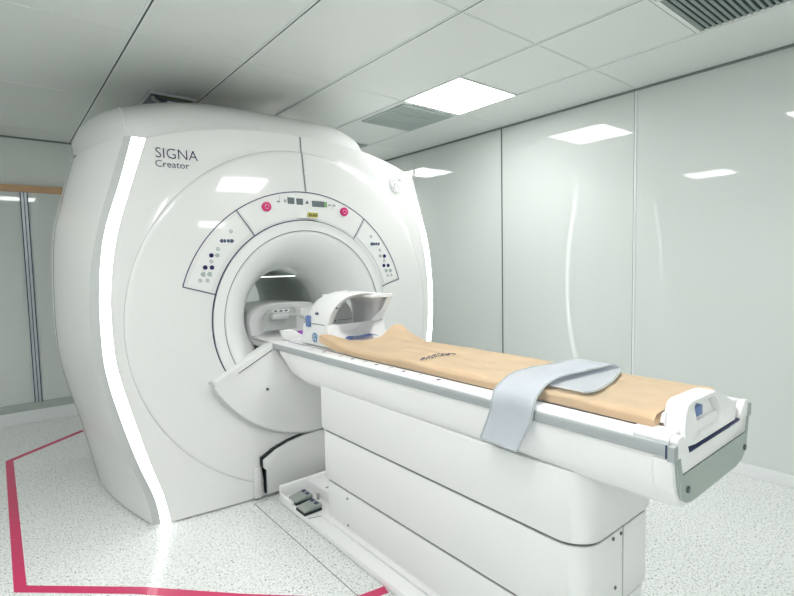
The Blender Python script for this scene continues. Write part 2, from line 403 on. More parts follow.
# light strips, side bands and side covers, one for each side
def strip_pts(tab, zt, off, sgn, n=48, z0=ZB):
    out = []
    for i in range(n):
        z = z0+(zt-z0)*i/(n-1); x = CX+sgn*interp(tab, z); out.append((x, face(x, z)+off, z))
    return out
for sgn in (-1, 1):
    a = strip_pts(S1, 2.087, 0.001, sgn); b_ = strip_pts(S2, 2.090, 0.001, sgn)
    bm = bmesh.new(); grid(bm, [[(x, y+0.015, z) for x, y, z in a], [(x, y-0.001, z) for x, y, z in a], [(x, y-0.001, z) for x, y, z in b_], [(x, y+0.015, z) for x, y, z in b_]])
    obj('light_strip', bm, 'led', gan)
    c = strip_pts(S3, 2.094, 0.020, sgn)
    bm = bmesh.new(); grid(bm, [b_, c, [(x, y+0.02, z) for x, y, z in c]])
    obj('edge_band', bm, 'band', gan)
    bm = bmesh.new(); rows = []
    for s in (0, 0.04, 0.15, 0.3, 0.45, 0.6, 0.75, 0.9, 1.0):
        row = []
        for i, (x, y, z) in enumerate(c):
            xb = CX+sgn*interp(SB, z); g_ = 1-(1-s)**1.7
            yy = y+(3.70-y)*s
            row.append((x+(xb-x)*g_, yy, z))
        rows.append(row)
    # roof of the side cover
    rows2 = [[r[-1] for r in rows], [(CX+(r[-1][0]-CX)*0.86, r[-1][1], 2.092) for r in rows]]
    grid(bm, rows); grid(bm, rows2)
    # toe edge
    grid(bm, [[r[0] for r in rows], [(CX+(r[0][0]-CX)*0.97, r[0][1]+0.02, ZB) for r in rows]])
    bmesh.ops.remove_doubles(bm, verts=bm.verts, dist=0.0005)
    obj('side_cover', bm, 'gantry', gan, smooth=30)
    # dark joint between side cover and rear housing
    bm = bmesh.new()
    pts = [(CX+sgn*interp(SB, ZB+(2.105-ZB)*i/40), ZB+(2.105-ZB)*i/40) for i in range(41)]
    grid(bm, [[(x+sgn*0.001, 3.697, z) for x, z in pts], [(x+sgn*0.001, 3.712, z) for x, z in pts], [(x-sgn*0.05, 3.712, z) for x, z in pts]])
    obj('side_joint', bm, 'dark', gan)
# rear housing
rows = []
for y, k, dz in ((3.712, 0.995, 0), (3.80, 1.0, 0), (4.05, 0.992, 0), (4.22, 0.965, -0.01), (4.34, 0.90, -0.04), (4.38, 0.80, -0.08)):
    row = []
    for sgn in (-1, 1):
        seq = [(CX+sgn*interp(SB, z)*k, y, z) for z in [ZB+(2.12+dz-ZB)*i/36 for i in range(37)]]
        row += seq if sgn < 0 else [(2*CX-x if False else x, yy, z) for x, yy, z in seq[::-1]]
    rows.append(row)
bm = bmesh.new(); vv = grid(bm, rows, close_u=True)
# back plate with the bore's far opening
back = [Vector(p) for p in rows[-1]]
inner = []
for p in back:
    a = math.atan2(p.z-CZ, p.x-CX); inner.append((CX+0.36*math.cos(a), 4.40, CZ+0.36*math.sin(a)))
grid(bm, [[tuple(p) for p in back], inner], close_u=True)
obj('rear_housing', bm, 'gantry', gan, smooth=40)
# top cover (crown)
base = [(0, 2.90, 2.2), (0.25, 2.90, 2.198), (0.45, 2.905, 2.185), (0.65, 2.92, 2.155), (0.80, 2.93, 2.10), (0.962, 2.975, 2.06), (1.00, 3.10, 2.06), (1.045, 3.30, 2.06), (1.075, 3.55, 2.06), (1.10, 3.75, 2.06), (1.09, 4.1, 2.06), (0.85, 4.34, 2.06), (0, 4.36, 2.06)]
rim = [(0, 3.50, 2.515), (0.22, 3.50, 2.515), (0.42, 3.50, 2.510), (0.62, 3.50, 2.480), (0.76, 3.50, 2.445), (0.895, 3.50, 2.40), (0.97, 3.58, 2.375), (1.03, 3.68, 2.345), (1.08, 3.80, 2.30), (1.11, 3.90, 2.22), (1.08, 4.1, 2.18), (0.80, 4.25, 2.30), (0, 4.25, 2.45)]
rimR = rim[:3]+[(0.54, 3.50, 2.485), (0.60, 3.50, 2.435), (0.65, 3.50, 2.35), (0.70, 3.56, 2.25), (0.77, 3.66, 2.17), (0.88, 3.78, 2.11), (0.95, 3.88, 2.08)]+rim[10:]
baseR = base[:3]+[(0.55, 2.92, 2.155), (0.60, 2.95, 2.10), (0.66, 3.0, 2.04), (0.76, 3.1, 2.02), (0.82, 3.3, 2.02), (0.88, 3.55, 2.02), (0.95, 3.75, 2.02)]+base[10:]
obj('roof_plate', B(CX-0.94, CX+0.94, 2.93, 4.28, 1.98, 2.078), 'gantry', gan)
bm = bmesh.new(); tube(bm, [(CX+d, face(CX+d, ztop(d))+0.024, ztop(d)+0.0005) for d in [-0.885+1.77*i/60 for i in range(61)]], 0.0035, 6)
obj('top_joint', bm, 'soft_seam', gan)
for nm, sg in (('top_cover', 0),):
    bm = bmesh.new()
    for sgn in (-1, 1):
        rws = []
        for s in (0, 0.05, 0.12, 0.2, 0.32, 0.5, 0.75, 0.92, 1.0):
            row = []
            for p, q in zip(*((base, rim) if sgn < 0 else (baseR, rimR))):
                zc = interp([(0, 0), (0.05, 0.15), (0.12, 0.31), (0.2, 0.445), (0.32, 0.585), (0.5, 0.73), (0.75, 0.88), (0.92, 0.965), (1, 1)], s)
                row.append((CX+sgn*(p[0]+(q[0]-p[0])*s), p[1]+(q[1]-p[1])*s, p[2]+(q[2]-p[2])*zc))
            rws.append(row)
        rws.append([(CX+sgn*q[0]*0.6, 3.75+(q[1]-3.75)*0.5, max(q[2]+0.006, 2.47 if q[0] < 0.7 else q[2]+0.03)) for q in (rim if sgn < 0 else rimR)])
        rws.append([(CX+sgn*q[0]*0.01, 3.8+(q[1]-3.8)*0.1, 2.49) for q in rim])
        grid(bm, [row[:6] for row in rws]); grid(bm, [row[5:] for row in rws])
    obj('top_cover', bm, 'gantry', gan, smooth=17)
P = []
for s_ in [i/20 for i in range(21)]:
    zc = interp([(0, 0), (0.05, 0.15), (0.12, 0.31), (0.2, 0.445), (0.32, 0.585), (0.5, 0.73), (0.75, 0.88), (0.92, 0.965), (1, 1)], s_); p, q = base[5], rim[5]
    P.append((CX-(p[0]+(q[0]-p[0])*s_), p[1]+(q[1]-p[1])*s_, p[2]+(q[2]-p[2])*zc))
bm = bmesh.new(); tube(bm, P, 0.005, 6); obj('corner_edge', bm, 'white', gan)
obj('cable_duct', B(0.985, 1.19, 3.66, 3.86, 2.40, 2.545, bev=0.008), 'white', gan)
# dark plinth under the covers
pl = [(CX-0.86, 2.92), (CX+0.86, 2.92), (CX+1.0, 3.2), (CX+1.02, 4.0), (CX+0.8, 4.3), (CX-0.8, 4.3), (CX-1.02, 4.0), (CX-1.0, 3.2)]
obj('plinth', prism(bmesh.new(), pl, 'z', 0.0, 0.05), 'dark', gan, smooth=None)
# bore
prof = [(0.612, 2.800), (0.606, 2.803), (0.560, 2.800), (0.552, 2.799), (0.546, 2.806), (0.540, 2.802), (0.530, 2.804), (0.505, 2.815), (0.47, 2.84), (0.43, 2.88), (0.39, 2.935), (0.355, 3.00), (0.325, 3.08), (0.307, 3.16), (0.300, 3.24), (0.300, 3.30)]
def lathe(bm, prof, n=120, mi=0):
    grid(bm, [[(CX+r*math.cos(2*PI*i/n), y, CZ+r*math.sin(2*PI*i/n)) for i in range(n)] for r, y in prof], mi, close_u=True)
    return bm
obj('bore_flare', lathe(bmesh.new(), prof), 'bore', gan, smooth=50)
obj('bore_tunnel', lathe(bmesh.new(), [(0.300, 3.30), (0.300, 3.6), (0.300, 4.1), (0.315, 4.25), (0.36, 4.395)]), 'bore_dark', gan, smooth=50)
def arc_ribbon(bm, r0, r1, a0, a1, off, n=90, th=0.0015):
    pts = []
    for r in (r0, r1):
        pts.append([])
        for i in range(n+1):
            a = math.radians(a0+(a1-a0)*i/n); x, z = CX+r*math.cos(a), CZ+r*math.sin(a); pts[-1].append((x, face(x, z)-off, z))
    back_ = [[(x, y+th, z) for x, y, z in q] for q in pts]
    grid(bm, [back_[0], pts[0], pts[1], back_[1]])
    return bm
def seg_ribbon(bm, pts, wd, off, n=12, th=0.0015):
    """strip along a polyline of (x, z) on the front face"""
    P = []
    for a, b_ in zip(pts, pts[1:]):
        for i in range(n): P.append(Vector((a[0]+(b_[0]-a[0])*i/n, a[1]+(b_[1]-a[1])*i/n)))
    P.append(Vector(pts[-1])); A = []; Bq = []
    for i, p in enumerate(P):
        d = (P[min(i+1, len(P)-1)]-P[max(0, i-1)]).normalized(); nn = Vector((-d.y, d.x))*wd/2
        for lst, q in ((A, p+nn), (Bq, p-nn)): lst.append((q.x, face(q.x, q.y)-off, q.y))
    grid(bm, [[(x, y+th, z) for x, y, z in A], A, Bq, [(x, y+th, z) for x, y, z in Bq]])
    return bm
obj('bore_ring', arc_ribbon(bmesh.new(), 0.612, 0.618, 0, 360, 0.002, 180), 'navy', gan, smooth=None)
bm = lathe(bmesh.new(), [(0.551, 2.7985), (0.5465, 2.7985)])
obj('flare_ring', bm, 'seam', gan, smooth=None)
obj('panel_outline', arc_ribbon(bmesh.new(), 0.790, 0.7955, 15.5, 163.5, 0.002), 'navy', gan, smooth=None)
bm = seg_ribbon(bmesh.new(), [(1.562, 2.218), (1.561, 2.04), (1.564, 1.868)], 0.010, 0.002)
obj('cover_joint', bm, 'seam', gan, smooth=None)
obj('round_crease', arc_ribbon(bmesh.new(), 1.047, 1.0500, 0, 360, 0.0012, 220), 'soft_seam', gan, smooth=None)

# control panels on the arch
def panel(r0, r1, a0, a1, name, thick=0.003):
    bm = bmesh.new(); n = 30; rr = [r0+(r1-r0)*k/4 for k in range(5)]; top = []
    for r in rr:
        top.append([])
        for i in range(n+1):
            a = math.radians(a0+(a1-a0)*i/n); x, z = CX+r*math.cos(a), CZ+r*math.sin(a); top[-1].append((x, face(x, z)-thick, z))
    grid(bm, top)
    edge = top[0]+[r[-1] for r in top[1:]]+top[-1][::-1][1:]+[r[0] for r in top[::-1]][1:-1]
    grid(bm, [edge, [(x, y+thick+0.001, z) for x, y, z in edge]], close_u=True)
    return obj(name, bm, 'panel', gan, smooth=30)
pl_ = panel(0.645, 0.772, 125.2, 162.6, 'control_panel'); pc_ = panel(0.630, 0.783, 55.6, 122.9, 'display_panel', 0.002); pr_ = panel(0.645, 0.772, 17.3, 53.4, 'control_panel')
for a, r0 in ((163.4, 0.618), (124.0, 0.618), (54.4, 0.618), (16.0, 0.618)):
    c_, s_ = math.cos(math.radians(a)), math.sin(math.radians(a))
    obj('panel_divider', seg_ribbon(bmesh.new(), [(CX+r0*c_, CZ+r0*s_), (CX+0.792*c_, CZ+0.792*s_)], 0.0055, 0.0035), 'navy', gan, smooth=None)
def flat(poly, x, z, off, th, mi=0):
    """small raised plate on the face, polygon relative to x, z"""
    y = face(x, z)-off
    return prism(bmesh.new(), [(x+u, z+v) for u, v in poly], 'y', y-th, y+0.001, mi)
def circ(r, n=20): return [(r*math.cos(2*PI*i/n), r*math.sin(2*PI*i/n)) for i in range(n)]
def tri(s, d): return [(-s*d, -s), (s*d, 0), (-s*d, s)] if d < 0 else [(-s, -s), (s, 0), (-s, s)]
def rect(a, b_): return [(-a, -b_), (a, -b_), (a, b_), (-a, b_)]
def arrow(s, d): return [(-s*d, s), (-s*d, -s), (s*0.2*d, -s), (s*d, 0), (s*0.2*d, s)]
def symbol_ring(x, z, r, parent):
    bm = bmesh.new(); y = face(x, z)-0.004
    n = 20; a = [(x+r*math.cos(2*PI*i/n), y, z+r*math.sin(2*PI*i/n)) for i in range(n)]; b2 = [(x+0.72*r*math.cos(2*PI*i/n), y, z+0.72*r*math.sin(2*PI*i/n)) for i in range(n)]
    grid(bm, [a, b2], close_u=True); prism(bm, [(x-r*0.15, z-r*0.4), (x+r*0.3, z), (x-r*0.15, z+r*0.4)], 'y', y-0.0005, y+0.001)
    obj('symbol', bm, 'screen', parent, smooth=None)
LB_ = [(1.066, 1.604, 's'), (1.008, 1.549, 'dl'), (1.028, 1.549, 'd'), (1.048, 1.549, 'd'), (1.070, 1.549, 'dr'), (0.987, 1.503, 's'), (0.949, 1.467, 'n'), (0.982, 1.467, 'dg'), (0.947, 1.433, 's'), (0.912, 1.40, 'n'), (0.948, 1.399, 'n'), (0.897, 1.362, 'g'), (0.932, 1.362, 'g'), (0.882, 1.328, 's'), (0.920, 1.327, 's')]
RB_ = [(2.062, 1.593, 's'), (2.063, 1.540, 'dl'), (2.086, 1.541, 'd'), (2.106, 1.541, 'd'), (2.129, 1.541, 'dr'), (2.138, 1.497, 's'), (2.138, 1.456, 'dg'), (2.178, 1.455, 'n'), (2.174, 1.421, 's'), (2.168, 1.387, 'n'), (2.210, 1.387, 'n'), (2.190, 1.350, 'g'), (2.232, 1.350, 'g'), (2.202, 1.315, 's'), (2.238, 1.317, 's')]
for par, lst in ((pl_, LB_), (pr_, RB_)):
    for x, z, k in lst:
        if k == 's': symbol_ring(x, z, 0.010, par); continue
        shp = {'dl': arrow(0.0105, -1), 'dr': arrow(0.0105, 1), 'd': circ(0.0105, 12), 'dg': circ(0.0115), 'n': circ(0.0125), 'g': arrow(0.0125, -1 if par is pl_ else 1)}[k]
        mt = {'n': 'btn_navy', 'g': 'btn_grey', 'dg': 'btn_grey'}.get(k, 'btn_dark')
        if k == 'd': shp = [(u*0.8, v) for u, v in shp]
        obj('button', flat(shp, x, z, 0.003, 0.004), mt, par, smooth=None)
    xs = [x for x, z, k in lst if k.startswith('d') and k != 'dg']; xm = sum(xs)/len(xs)
    zz = 1.549 if par is pl_ else 1.541
    obj('button_tray', flat(rpoly(0, 0, 0.049, 0.0165, 0.012), xm, zz, 0.0028, 0.0012), 'white', par, smooth=None)
for x, z in ((1.289, 1.757), (1.842, 1.753)):
    b_ = obj('stop_button', prism(bmesh.new(), [(x+u, z+v) for u, v in circ(0.029, 28)], 'y', face(x, z)-0.016, face(x, z), 0, 0.003), 'red', pc_)
    bm = bmesh.new(); y = face(x, z)-0.0165
    for q in range(3):
        a = 2*PI*q/3+PI/2; tube(bm, [(x+0.012*math.cos(a+s), y, z+0.012*math.sin(a+s)) for s in (0.2, 0.6, 1.0, 1.4, 1.8)], 0.0012, 4)
    obj('arrow_mark', bm, 'panel', b_, smooth=None)
def dp(name, x0, x1, z0, z1, mt, th=0.003):
    xm, zm = (x0+x1)/2, (z0+z1)/2
    return obj(name, flat(rect((x1-x0)/2, (z1-z0)/2), xm, zm, 0.002, th), mt, pc_, smooth=None)
dp('display', 1.432, 1.477, 1.783, 1.823, 'screen'); dp('display', 1.492, 1.537, 1.781, 1.820, 'screen')
dp('display', 1.602, 1.690, 1.774, 1.812, 'screen'); dp('status_light', 1.692, 1.712, 1.776, 1.810, 'green', 0.004)
dp('marking', 1.362, 1.376, 1.789, 1.797, 'screen'); dp('marking', 1.378, 1.381, 1.765, 1.825, 'soft_seam', 0.001)
dp('marking', 1.408, 1.424, 1.790, 1.808, 'btn_grey'); dp('marking', 1.722, 1.740, 1.789, 1.794, 'btn_dark')
dp('marking', 1.752, 1.755, 1.750, 1.800, 'soft_seam', 0.001); dp('marking', 1.762, 1.778, 1.785, 1.797, 'btn_grey')
dp('marking', 1.784, 1.797, 1.758, 1.772, 'white', 0.002)
obj('marking', flat([(-0.012, -0.008), (0.012, -0.008), (0, 0.012)], 1.566, 1.799, 0.002, 0.003), 'btn_dark', pc_, smooth=None)
# laser hood with its yellow label, at the foot of the display panel
bm = bmesh.new(); y0 = face(1.56, 1.72)
v = [bm.verts.new(p) for p in ((1.490, y0-0.001, 1.698), (1.645, y0-0.001, 1.698), (1.612, y0-0.001, 1.757), (1.512, y0-0.001, 1.757), (1.535, y0-0.035, 1.694), (1.635, y0-0.035, 1.694), (1.606, y0-0.028, 1.742), (1.545, y0-0.028, 1.742))]
for f in ((0, 1, 2, 3), (4, 5, 6, 7), (0, 1, 5, 4), (1, 2, 6, 5), (2, 3, 7, 6), (3, 0, 4, 7)): bm.faces.new([v[i] for i in f])
hd = obj('laser_hood', bm, 'panel', gan, smooth=None)
bm = bmesh.new(); prism(bm, [(1.545, 1.703), (1.617, 1.703), (1.620, 1.731), (1.549, 1.731)], 'y', y0-0.038, y0-0.030)
ly = obj('warning_label', bm, 'yellow', gan, smooth=None)
bm = bmesh.new()
for q in range(5): box(bm, 1.556+q*0.012, 1.562+q*0.012, y0-0.0395, y0-0.0375, 1.708+0.003*(q % 2), 1.724-0.003*(q % 3))
obj('label_print', bm, 'ink', ly, smooth=None)
# lettering
def text_mesh(txt, size, x, z, sx=1.0, name='lettering', par=gan, mt='ink', bold=0.0):
    cu = bpy.data.curves.new('txt', 'FONT'); cu.body = txt; cu.size = size; cu.offset = bold; cu.resolution_u = 3
    to = bpy.data.objects.new('txt', cu); C.objects.link(to)
    dg = bpy.context.evaluated_depsgraph_get(); me = bpy.data.meshes.new_from_object(to.evaluated_get(dg))
    bm = bmesh.new(); bm.from_mesh(me); bpy.data.objects.remove(to); bpy.data.meshes.remove(me)
    xs = [v_.co.x for v_ in bm.verts]; x0 = min(xs)
    for v_ in bm.verts:
        X = x+(v_.co.x-x0)*sx; Z = z+v_.co.y; v_.co = (X, face(X, Z)-0.0015, Z)
    r = bmesh.ops.extrude_face_region(bm, geom=bm.faces[:])
    for g_ in r['geom']:
        if isinstance(g_, bmesh.types.BMVert): g_.co.y -= 0.0012
    return obj(name, bm, mt, par, smooth=None)
text_mesh('SIGNA', 0.080, 0.703, 1.993, 0.955, bold=-0.0010)
text_mesh('Creator', 0.052, 0.699, 1.944, 1.02, bold=-0.0004)
# round emblem at top right, white on white
def emblem(bm, P, r, mi=0):
    """ring, four swirls and a script monogram; P maps (u, v) to a point"""
    def line(pts, wd):
        tube(bm, [P(u, v_) for u, v_ in pts], wd, 5, mi)
    line([(0.90*r*math.cos(a), 0.90*r*math.sin(a)) for a in [2*PI*i/40 for i in range(41)]], r*0.035)
    for q in range(4):
        a0 = PI/2*q+0.5
        line([((0.74-0.10*k/5)*r*math.cos(a0+k*0.17), (0.74-0.10*k/5)*r*math.sin(a0+k*0.17)) for k in range(6)], r*0.05)
    line([(r*a, r*b2) for a, b2 in ((-0.05, 0.32), (-0.22, 0.42), (-0.42, 0.22), (-0.45, -0.1), (-0.30, -0.35), (-0.10, -0.25), (-0.08, 0.0), (-0.25, 0.0), (-0.38, -0.08))], r*0.045)
    line([(r*a, r*b2) for a, b2 in ((0.42, 0.25), (0.28, 0.42), (0.10, 0.30), (0.14, 0.08), (0.30, 0.04), (0.12, -0.05), (0.08, -0.28), (0.25, -0.40), (0.45, -0.22))], r*0.045)
lx, lz = 2.352, 1.990; ly0 = face(lx, lz)
bm = bmesh.new(); rws = []
for rr, of in ((0.001, 0.007), (0.035, 0.007), (0.063, 0.007), (0.067, 0.0055), (0.068, -0.002)):
    rws.append([(lx+rr*math.cos(2*PI*i/40), face(lx+rr*math.cos(2*PI*i/40), lz+rr*math.sin(2*PI*i/40))-of, lz+rr*math.sin(2*PI*i/40)) for i in range(40)])
grid(bm, rws, close_u=True)
lg = obj('round_emblem', bm, 'white', gan)
bm = bmesh.new(); emblem(bm, lambda u, v_: (lx+u, face(lx+u, lz+v_)-0.0072, lz+v_), 0.062)
obj('monogram', bm, 'silver', lg)
# apron below the bore where the table docks
AR = 0.725
bm = bmesh.new()
TIP, TIPZ, SH = 0.637, 0.768, 0.288
def rimz(d):
    d = abs(d)
    if d > TIP-0.03: return TIPZ-0.012*((d-(TIP-0.03))/0.03)
    if d < SH: return 0.925
    return TIPZ+(0.935-TIPZ)*((TIP-0.03-d)/(TIP-0.03-SH))
def ydepth(x, z):
    t = max(0, min(1, (AR-math.hypot(x-CX, z-CZ))/0.50)); u = max(0, min(1, (rimz(x-CX)-z)/0.30)); return 2.752-0.125*t*t*(3-2*t)*u*u*(3-2*u)
cols = []; n = 56
for i in range(n+1):
    d = -TIP+2*TIP*i/n; zl = CZ-math.sqrt(AR*AR-min(AR*AR*0.999, d*d)); zt = max(zl+0.004, rimz(d))
    col = [(CX+d, 2.812, zl), (CX+d, 2.762, zl)]
    for q in (0, 0.02, 0.06, 0.15, 0.3, 0.45, 0.6, 0.75, 0.88, 0.96, 1.0):
        z = zl+(zt-zl)*q; col.append((CX+d, ydepth(CX+d, z)+(0.006 if q == 0 else 0.001 if q == 1 else 0), z))
    col.append((CX+d, ydepth(CX+d, zt)+0.008, zt+0.006)); col.append((CX+d, 2.83, zt+0.006))
    cols.append(col)
grid(bm, cols)
bm.faces.new([bm.verts.new(p) for p in cols[0]]); bm.faces.new([bm.verts.new(p) for p in cols[-1]])
bmesh.ops.remove_doubles(bm, verts=bm.verts, dist=0.0005)
ap = obj('docking_apron', bm, 'gantry', gan, smooth=30)
for sg in (-1, 1):
    # raised white lip under the sloping edge and the blue joint beside it
    bm = bmesh.new(); lo = []; hi = []; lo2 = []; hi2 = []
    for i in range(13):
        d = sg*(TIP-0.045-(TIP-0.045-SH)*i/12); z = rimz(d)
        lo.append((CX+d, ydepth(CX+d, z-0.030)-0.006, z-0.030)); hi.append((CX+d, ydepth(CX+d, z)-0.006, z+0.003))
        lo2.append((CX+d, ydepth(CX+d, z-0.032)+0.004, z-0.032)); hi2.append((CX+d, ydepth(CX+d, z)+0.03, z+0.008))
    grid(bm, [lo2, lo, hi, hi2])
    obj('apron_rim', bm, 'gantry', gan, smooth=40)
    bm = bmesh.new(); P = []
    for i in range(9):
        d = sg*(0.50-(0.50-SH)*i/8); z = rimz(d)-0.034; P.append((CX+d, ydepth(CX+d, z)-0.001, z))
    tube(bm, P, 0.0032, 6); obj('rim_joint', bm, 'navy', gan)
bm = bmesh.new(); tube(bm, [(CX+(AR+0.003)*math.cos(math.radians(-155+130*k/60)), 2.766, CZ+(AR+0.003)*math.sin(math.radians(-155+130*k/60))) for k in range(61)], 0.0085, 8)
obj('apron_gasket', bm, 'soft_seam', gan)
obj('apron_screw', disc(bmesh.new(), (1.205, ydepth(1.205, 0.677)-0.001, 0.677), 0.008, 'y', 0.010), 'screw', gan)
# bridge plate carrying the cradle through the bore
obj('bore_bridge', B(CX-0.262, CX+0.262, 2.76, 4.2, 0.885, 0.925, bev=0.006), 'white', gan)
obj('bore_lamp', B(CX-0.135, CX+0.135, 3.235, 3.25, CZ+0.252, CZ+0.260, bev=0.002), 'borelight', gan)
# docking cover low on the front
oy = 0.022
def dock_poly(g_):
    left = [(-0.352, 0.03), (-0.352, 0.180), (-0.370, 0.190), (-0.370, 0.240), (-0.29, 0.284), (-0.20, 0.313), (-0.10, 0.330), (0, 0.335)]
    pts = [(CX+x*(1+g_*2.2), z+(g_ if z > 0.04 else 0)) for x, z in left]
    return pts+[(2*CX-x, z) for x, z in pts[::-1][1:]]
obj('dock_gap', prism(bmesh.new(), dock_poly(0.012), 'y', 2.765, 2.80), 'dark', gan, smooth=None)
obj('dock_cover', prism(bmesh.new(), dock_poly(0.0), 'y', 2.748, 2.81, 0, 0.004), 'gantry', gan, smooth=30)
obj('dock_joint', B(1.507, 1.511, 2.765, 2.80, 0.335, 0.38), 'navy', gan, smooth=None)
for sg in (-1, 1):
    x0, x1 = sorted((CX+sg*0.388, CX+sg*0.425))
    obj('corner_hatch', B(x0, x1, 2.760, 2.80, 0.015, 0.200, bev=0.003), 'gantry', gan)

# ================================================================== THE PATIENT TABLE
tab = thing('patient_table', 'long white MRI patient table on a tiered pedestal in front of the bore', 'patient table', (CX, 1.5, 0))
TY0, TY1 = 0.50, 2.70
def body_sec(y, zb, k=1.0):
    half = [(0.274, 0.902), (0.272, 0.87), (0.264, 0.83), (0.253, 0.795), (0.240, 0.770), (0.218, 0.754), (0.17, 0.745), (0.08, 0.742)]
    zb_ = lambda z: 0.902-(0.902-z)*k
    pts = [(CX-x, y, zb_(z)) for x, z in half]+[(CX+x, y, zb_(z)) for x, z in half[::-1]]
    return pts
bm = bmesh.new()
secs = [body_sec(TY0+0.012, 0, 0.97), body_sec(TY0+0.03, 0, 1.0), body_sec(1.2, 0, 1.02), body_sec(2.0, 0, 1.10), body_sec(2.45, 0, 1.14), body_sec(2.60, 0, 0.95), body_sec(2.68, 0, 0.45)]
vv = grid(bm, secs, close_u=True); bm.faces.new(vv[0]); bm.faces.new(vv[-1][::-1])
obj('table_body', bm, 'white', tab, smooth=40)
# top surface with raised side ledges
topsec = [(-0.274, 0.936), (-0.268, 0.944), (-0.255, 0.948), (-0.225, 0.950), (-0.212, 0.947), (-0.208, 0.925)]
sec = topsec+[(-x, z) for x, z in topsec[::-1]]+[(0.27, 0.902), (-0.27, 0.902)]
obj('table_top', prism(bmesh.new(), [(CX+x, z) for x, z in sec], 'y', TY0+0.10, TY1+0.055), 'white', tab, smooth=40)
for sg in (-1, 1):
    sec = [(0.268, 0.902), (0.280, 0.903), (0.284, 0.908), (0.284, 0.926), (0.279, 0.935), (0.268, 0.937)]
    r_ = obj('side_rail', prism(bmesh.new(), [(CX+sg*x, z) for x, z in sec], 'y', TY0+0.01, TY1+0.055), 'silver', tab, smooth=40)
    x0, x1 = sorted((CX+sg*0.266, CX+sg*0.290))
    obj('rail_cap', B(x0, x1, TY0-0.010, TY0+0.008, 0.896, 0.936, bev=0.003), 'silver', tab)
    x0, x1 = sorted((CX+sg*0.2845, CX+sg*0.2875))
    obj('rail_cap_joint', B(x0, x1, TY0+0.009, TY0+0.013, 0.902, 0.936), 'navy', tab, smooth=None)
# printed scale marks
for i, y in enumerate((2.35, 2.214, 2.055, 1.95, 1.85, 1.76, 1.66, 1.57, 1.473, 1.36)):
    bm = bmesh.new()
    if i % 2 == 0: box(bm, 1.290, 1.318, y-0.0015, y+0.0015, 0.9490, 0.9502); mt = 'seam'
    else: prism(bm, [(1.293, y-0.008), (1.312, y-0.003), (1.312, y+0.004), (1.296, y+0.008)], 'z', 0.9490, 0.9503); mt = 'ink'
    obj('scale_mark', bm, mt, tab, smooth=None)
obj('cradle', B(CX-0.206, CX+0.206, TY0+0.10, TY1+0.02, 0.926, 0.949, bev=0.003), 'white', tab)
for sg in (-1, 1): obj('cradle_gap', B(CX+sg*0.209-0.0035, CX+sg*0.209+0.0035, TY0+0.12, TY1, 0.940, 0.9475), 'navy', tab, smooth=None)
obj('mattress', B(CX-0.196, CX+0.196, TY0+0.115, 2.12, 0.950, 0.972, bev=0.008), 'mattress', tab)
# end plate in sage grey with two screws
def curve_u(inset):
    half = [(0.277-inset, 0.897), (0.268-inset, 0.85), (0.258-inset, 0.81), (0.243-inset, 0.782+inset*0.5), (0.215-inset, 0.762+inset), (0.16, 0.756+inset)]
    return [(CX-x, z) for x, z in half]+[(CX+x, z) for x, z in half[::-1]]
inner_ = [(CX+0.252, 0.897), (CX+0.243, 0.848), (CX-0.243, 0.848), (CX-0.252, 0.897)]
obj('end_cover', prism(bmesh.new(), curve_u(-0.004), 'y', TY0-0.002, TY0+0.05, 0, 0.006), 'white', tab, smooth=40)
ep = obj('end_plate', prism(bmesh.new(), curve_u(0.008)+[(x, z) for x, z in [(CX+0.250, 0.899), (CX+0.238, 0.850), (CX-0.238, 0.850), (CX-0.250, 0.899)]], 'y', TY0-0.010, TY0, 0, 0.0015), 'sage', tab, smooth=40)
for x in (CX-0.205, CX+0.230):
    obj('screw', disc(bmesh.new(), (x, TY0-0.0115, 0.806), 0.0095, 'y', 0.006, 0, 20, 0.001), 'screw', ep)
# white end deck
deck = [(CX-0.266, 0.940), (CX-0.262, 0.948), (CX-0.245, 0.953), (CX+0.245, 0.953), (CX+0.262, 0.948), (CX+0.266, 0.940), (CX+0.262, 0.900), (CX+0.240, 0.852), (CX-0.240, 0.852), (CX-0.262, 0.900)]
deck2 = [(CX-0.266, 0.940), (CX-0.262, 0.950), (CX-0.235, 0.953), (CX-0.206, 0.930), (CX-0.196, 0.895), (CX+0.196, 0.895), (CX+0.206, 0.930), (CX+0.235, 0.953), (CX+0.262, 0.950), (CX+0.266, 0.940), (CX+0.262, 0.900), (CX+0.240, 0.852), (CX-0.240, 0.852), (CX-0.262, 0.900)]
obj('end_deck', prism(bmesh.new(), deck2, 'y', TY0-0.008, TY0+0.012, 0, 0.003), 'white', tab, smooth=40)
obj('end_deck', prism(bmesh.new(), deck, 'y', TY0+0.014, TY0+0.115, 0, 0.003), 'white', tab, smooth=40)
# dark jagged gap under the handle
obj('latch_gap', prism(bmesh.new(), [(CX-0.192, 0.892), (CX-0.16, 0.892), (CX-0.15, 0.898), (CX-0.12, 0.893), (CX-0.11, 0.900), (CX+0.05, 0.900), (CX+0.06, 0.895), (CX+0.10, 0.895), (CX+0.11, 0.900), (CX+0.192, 0.900), (CX+0.192, 0.904), (CX-0.192, 0.900)], 'y', TY0-0.007, TY0+0.013), 'navy', tab, smooth=None)
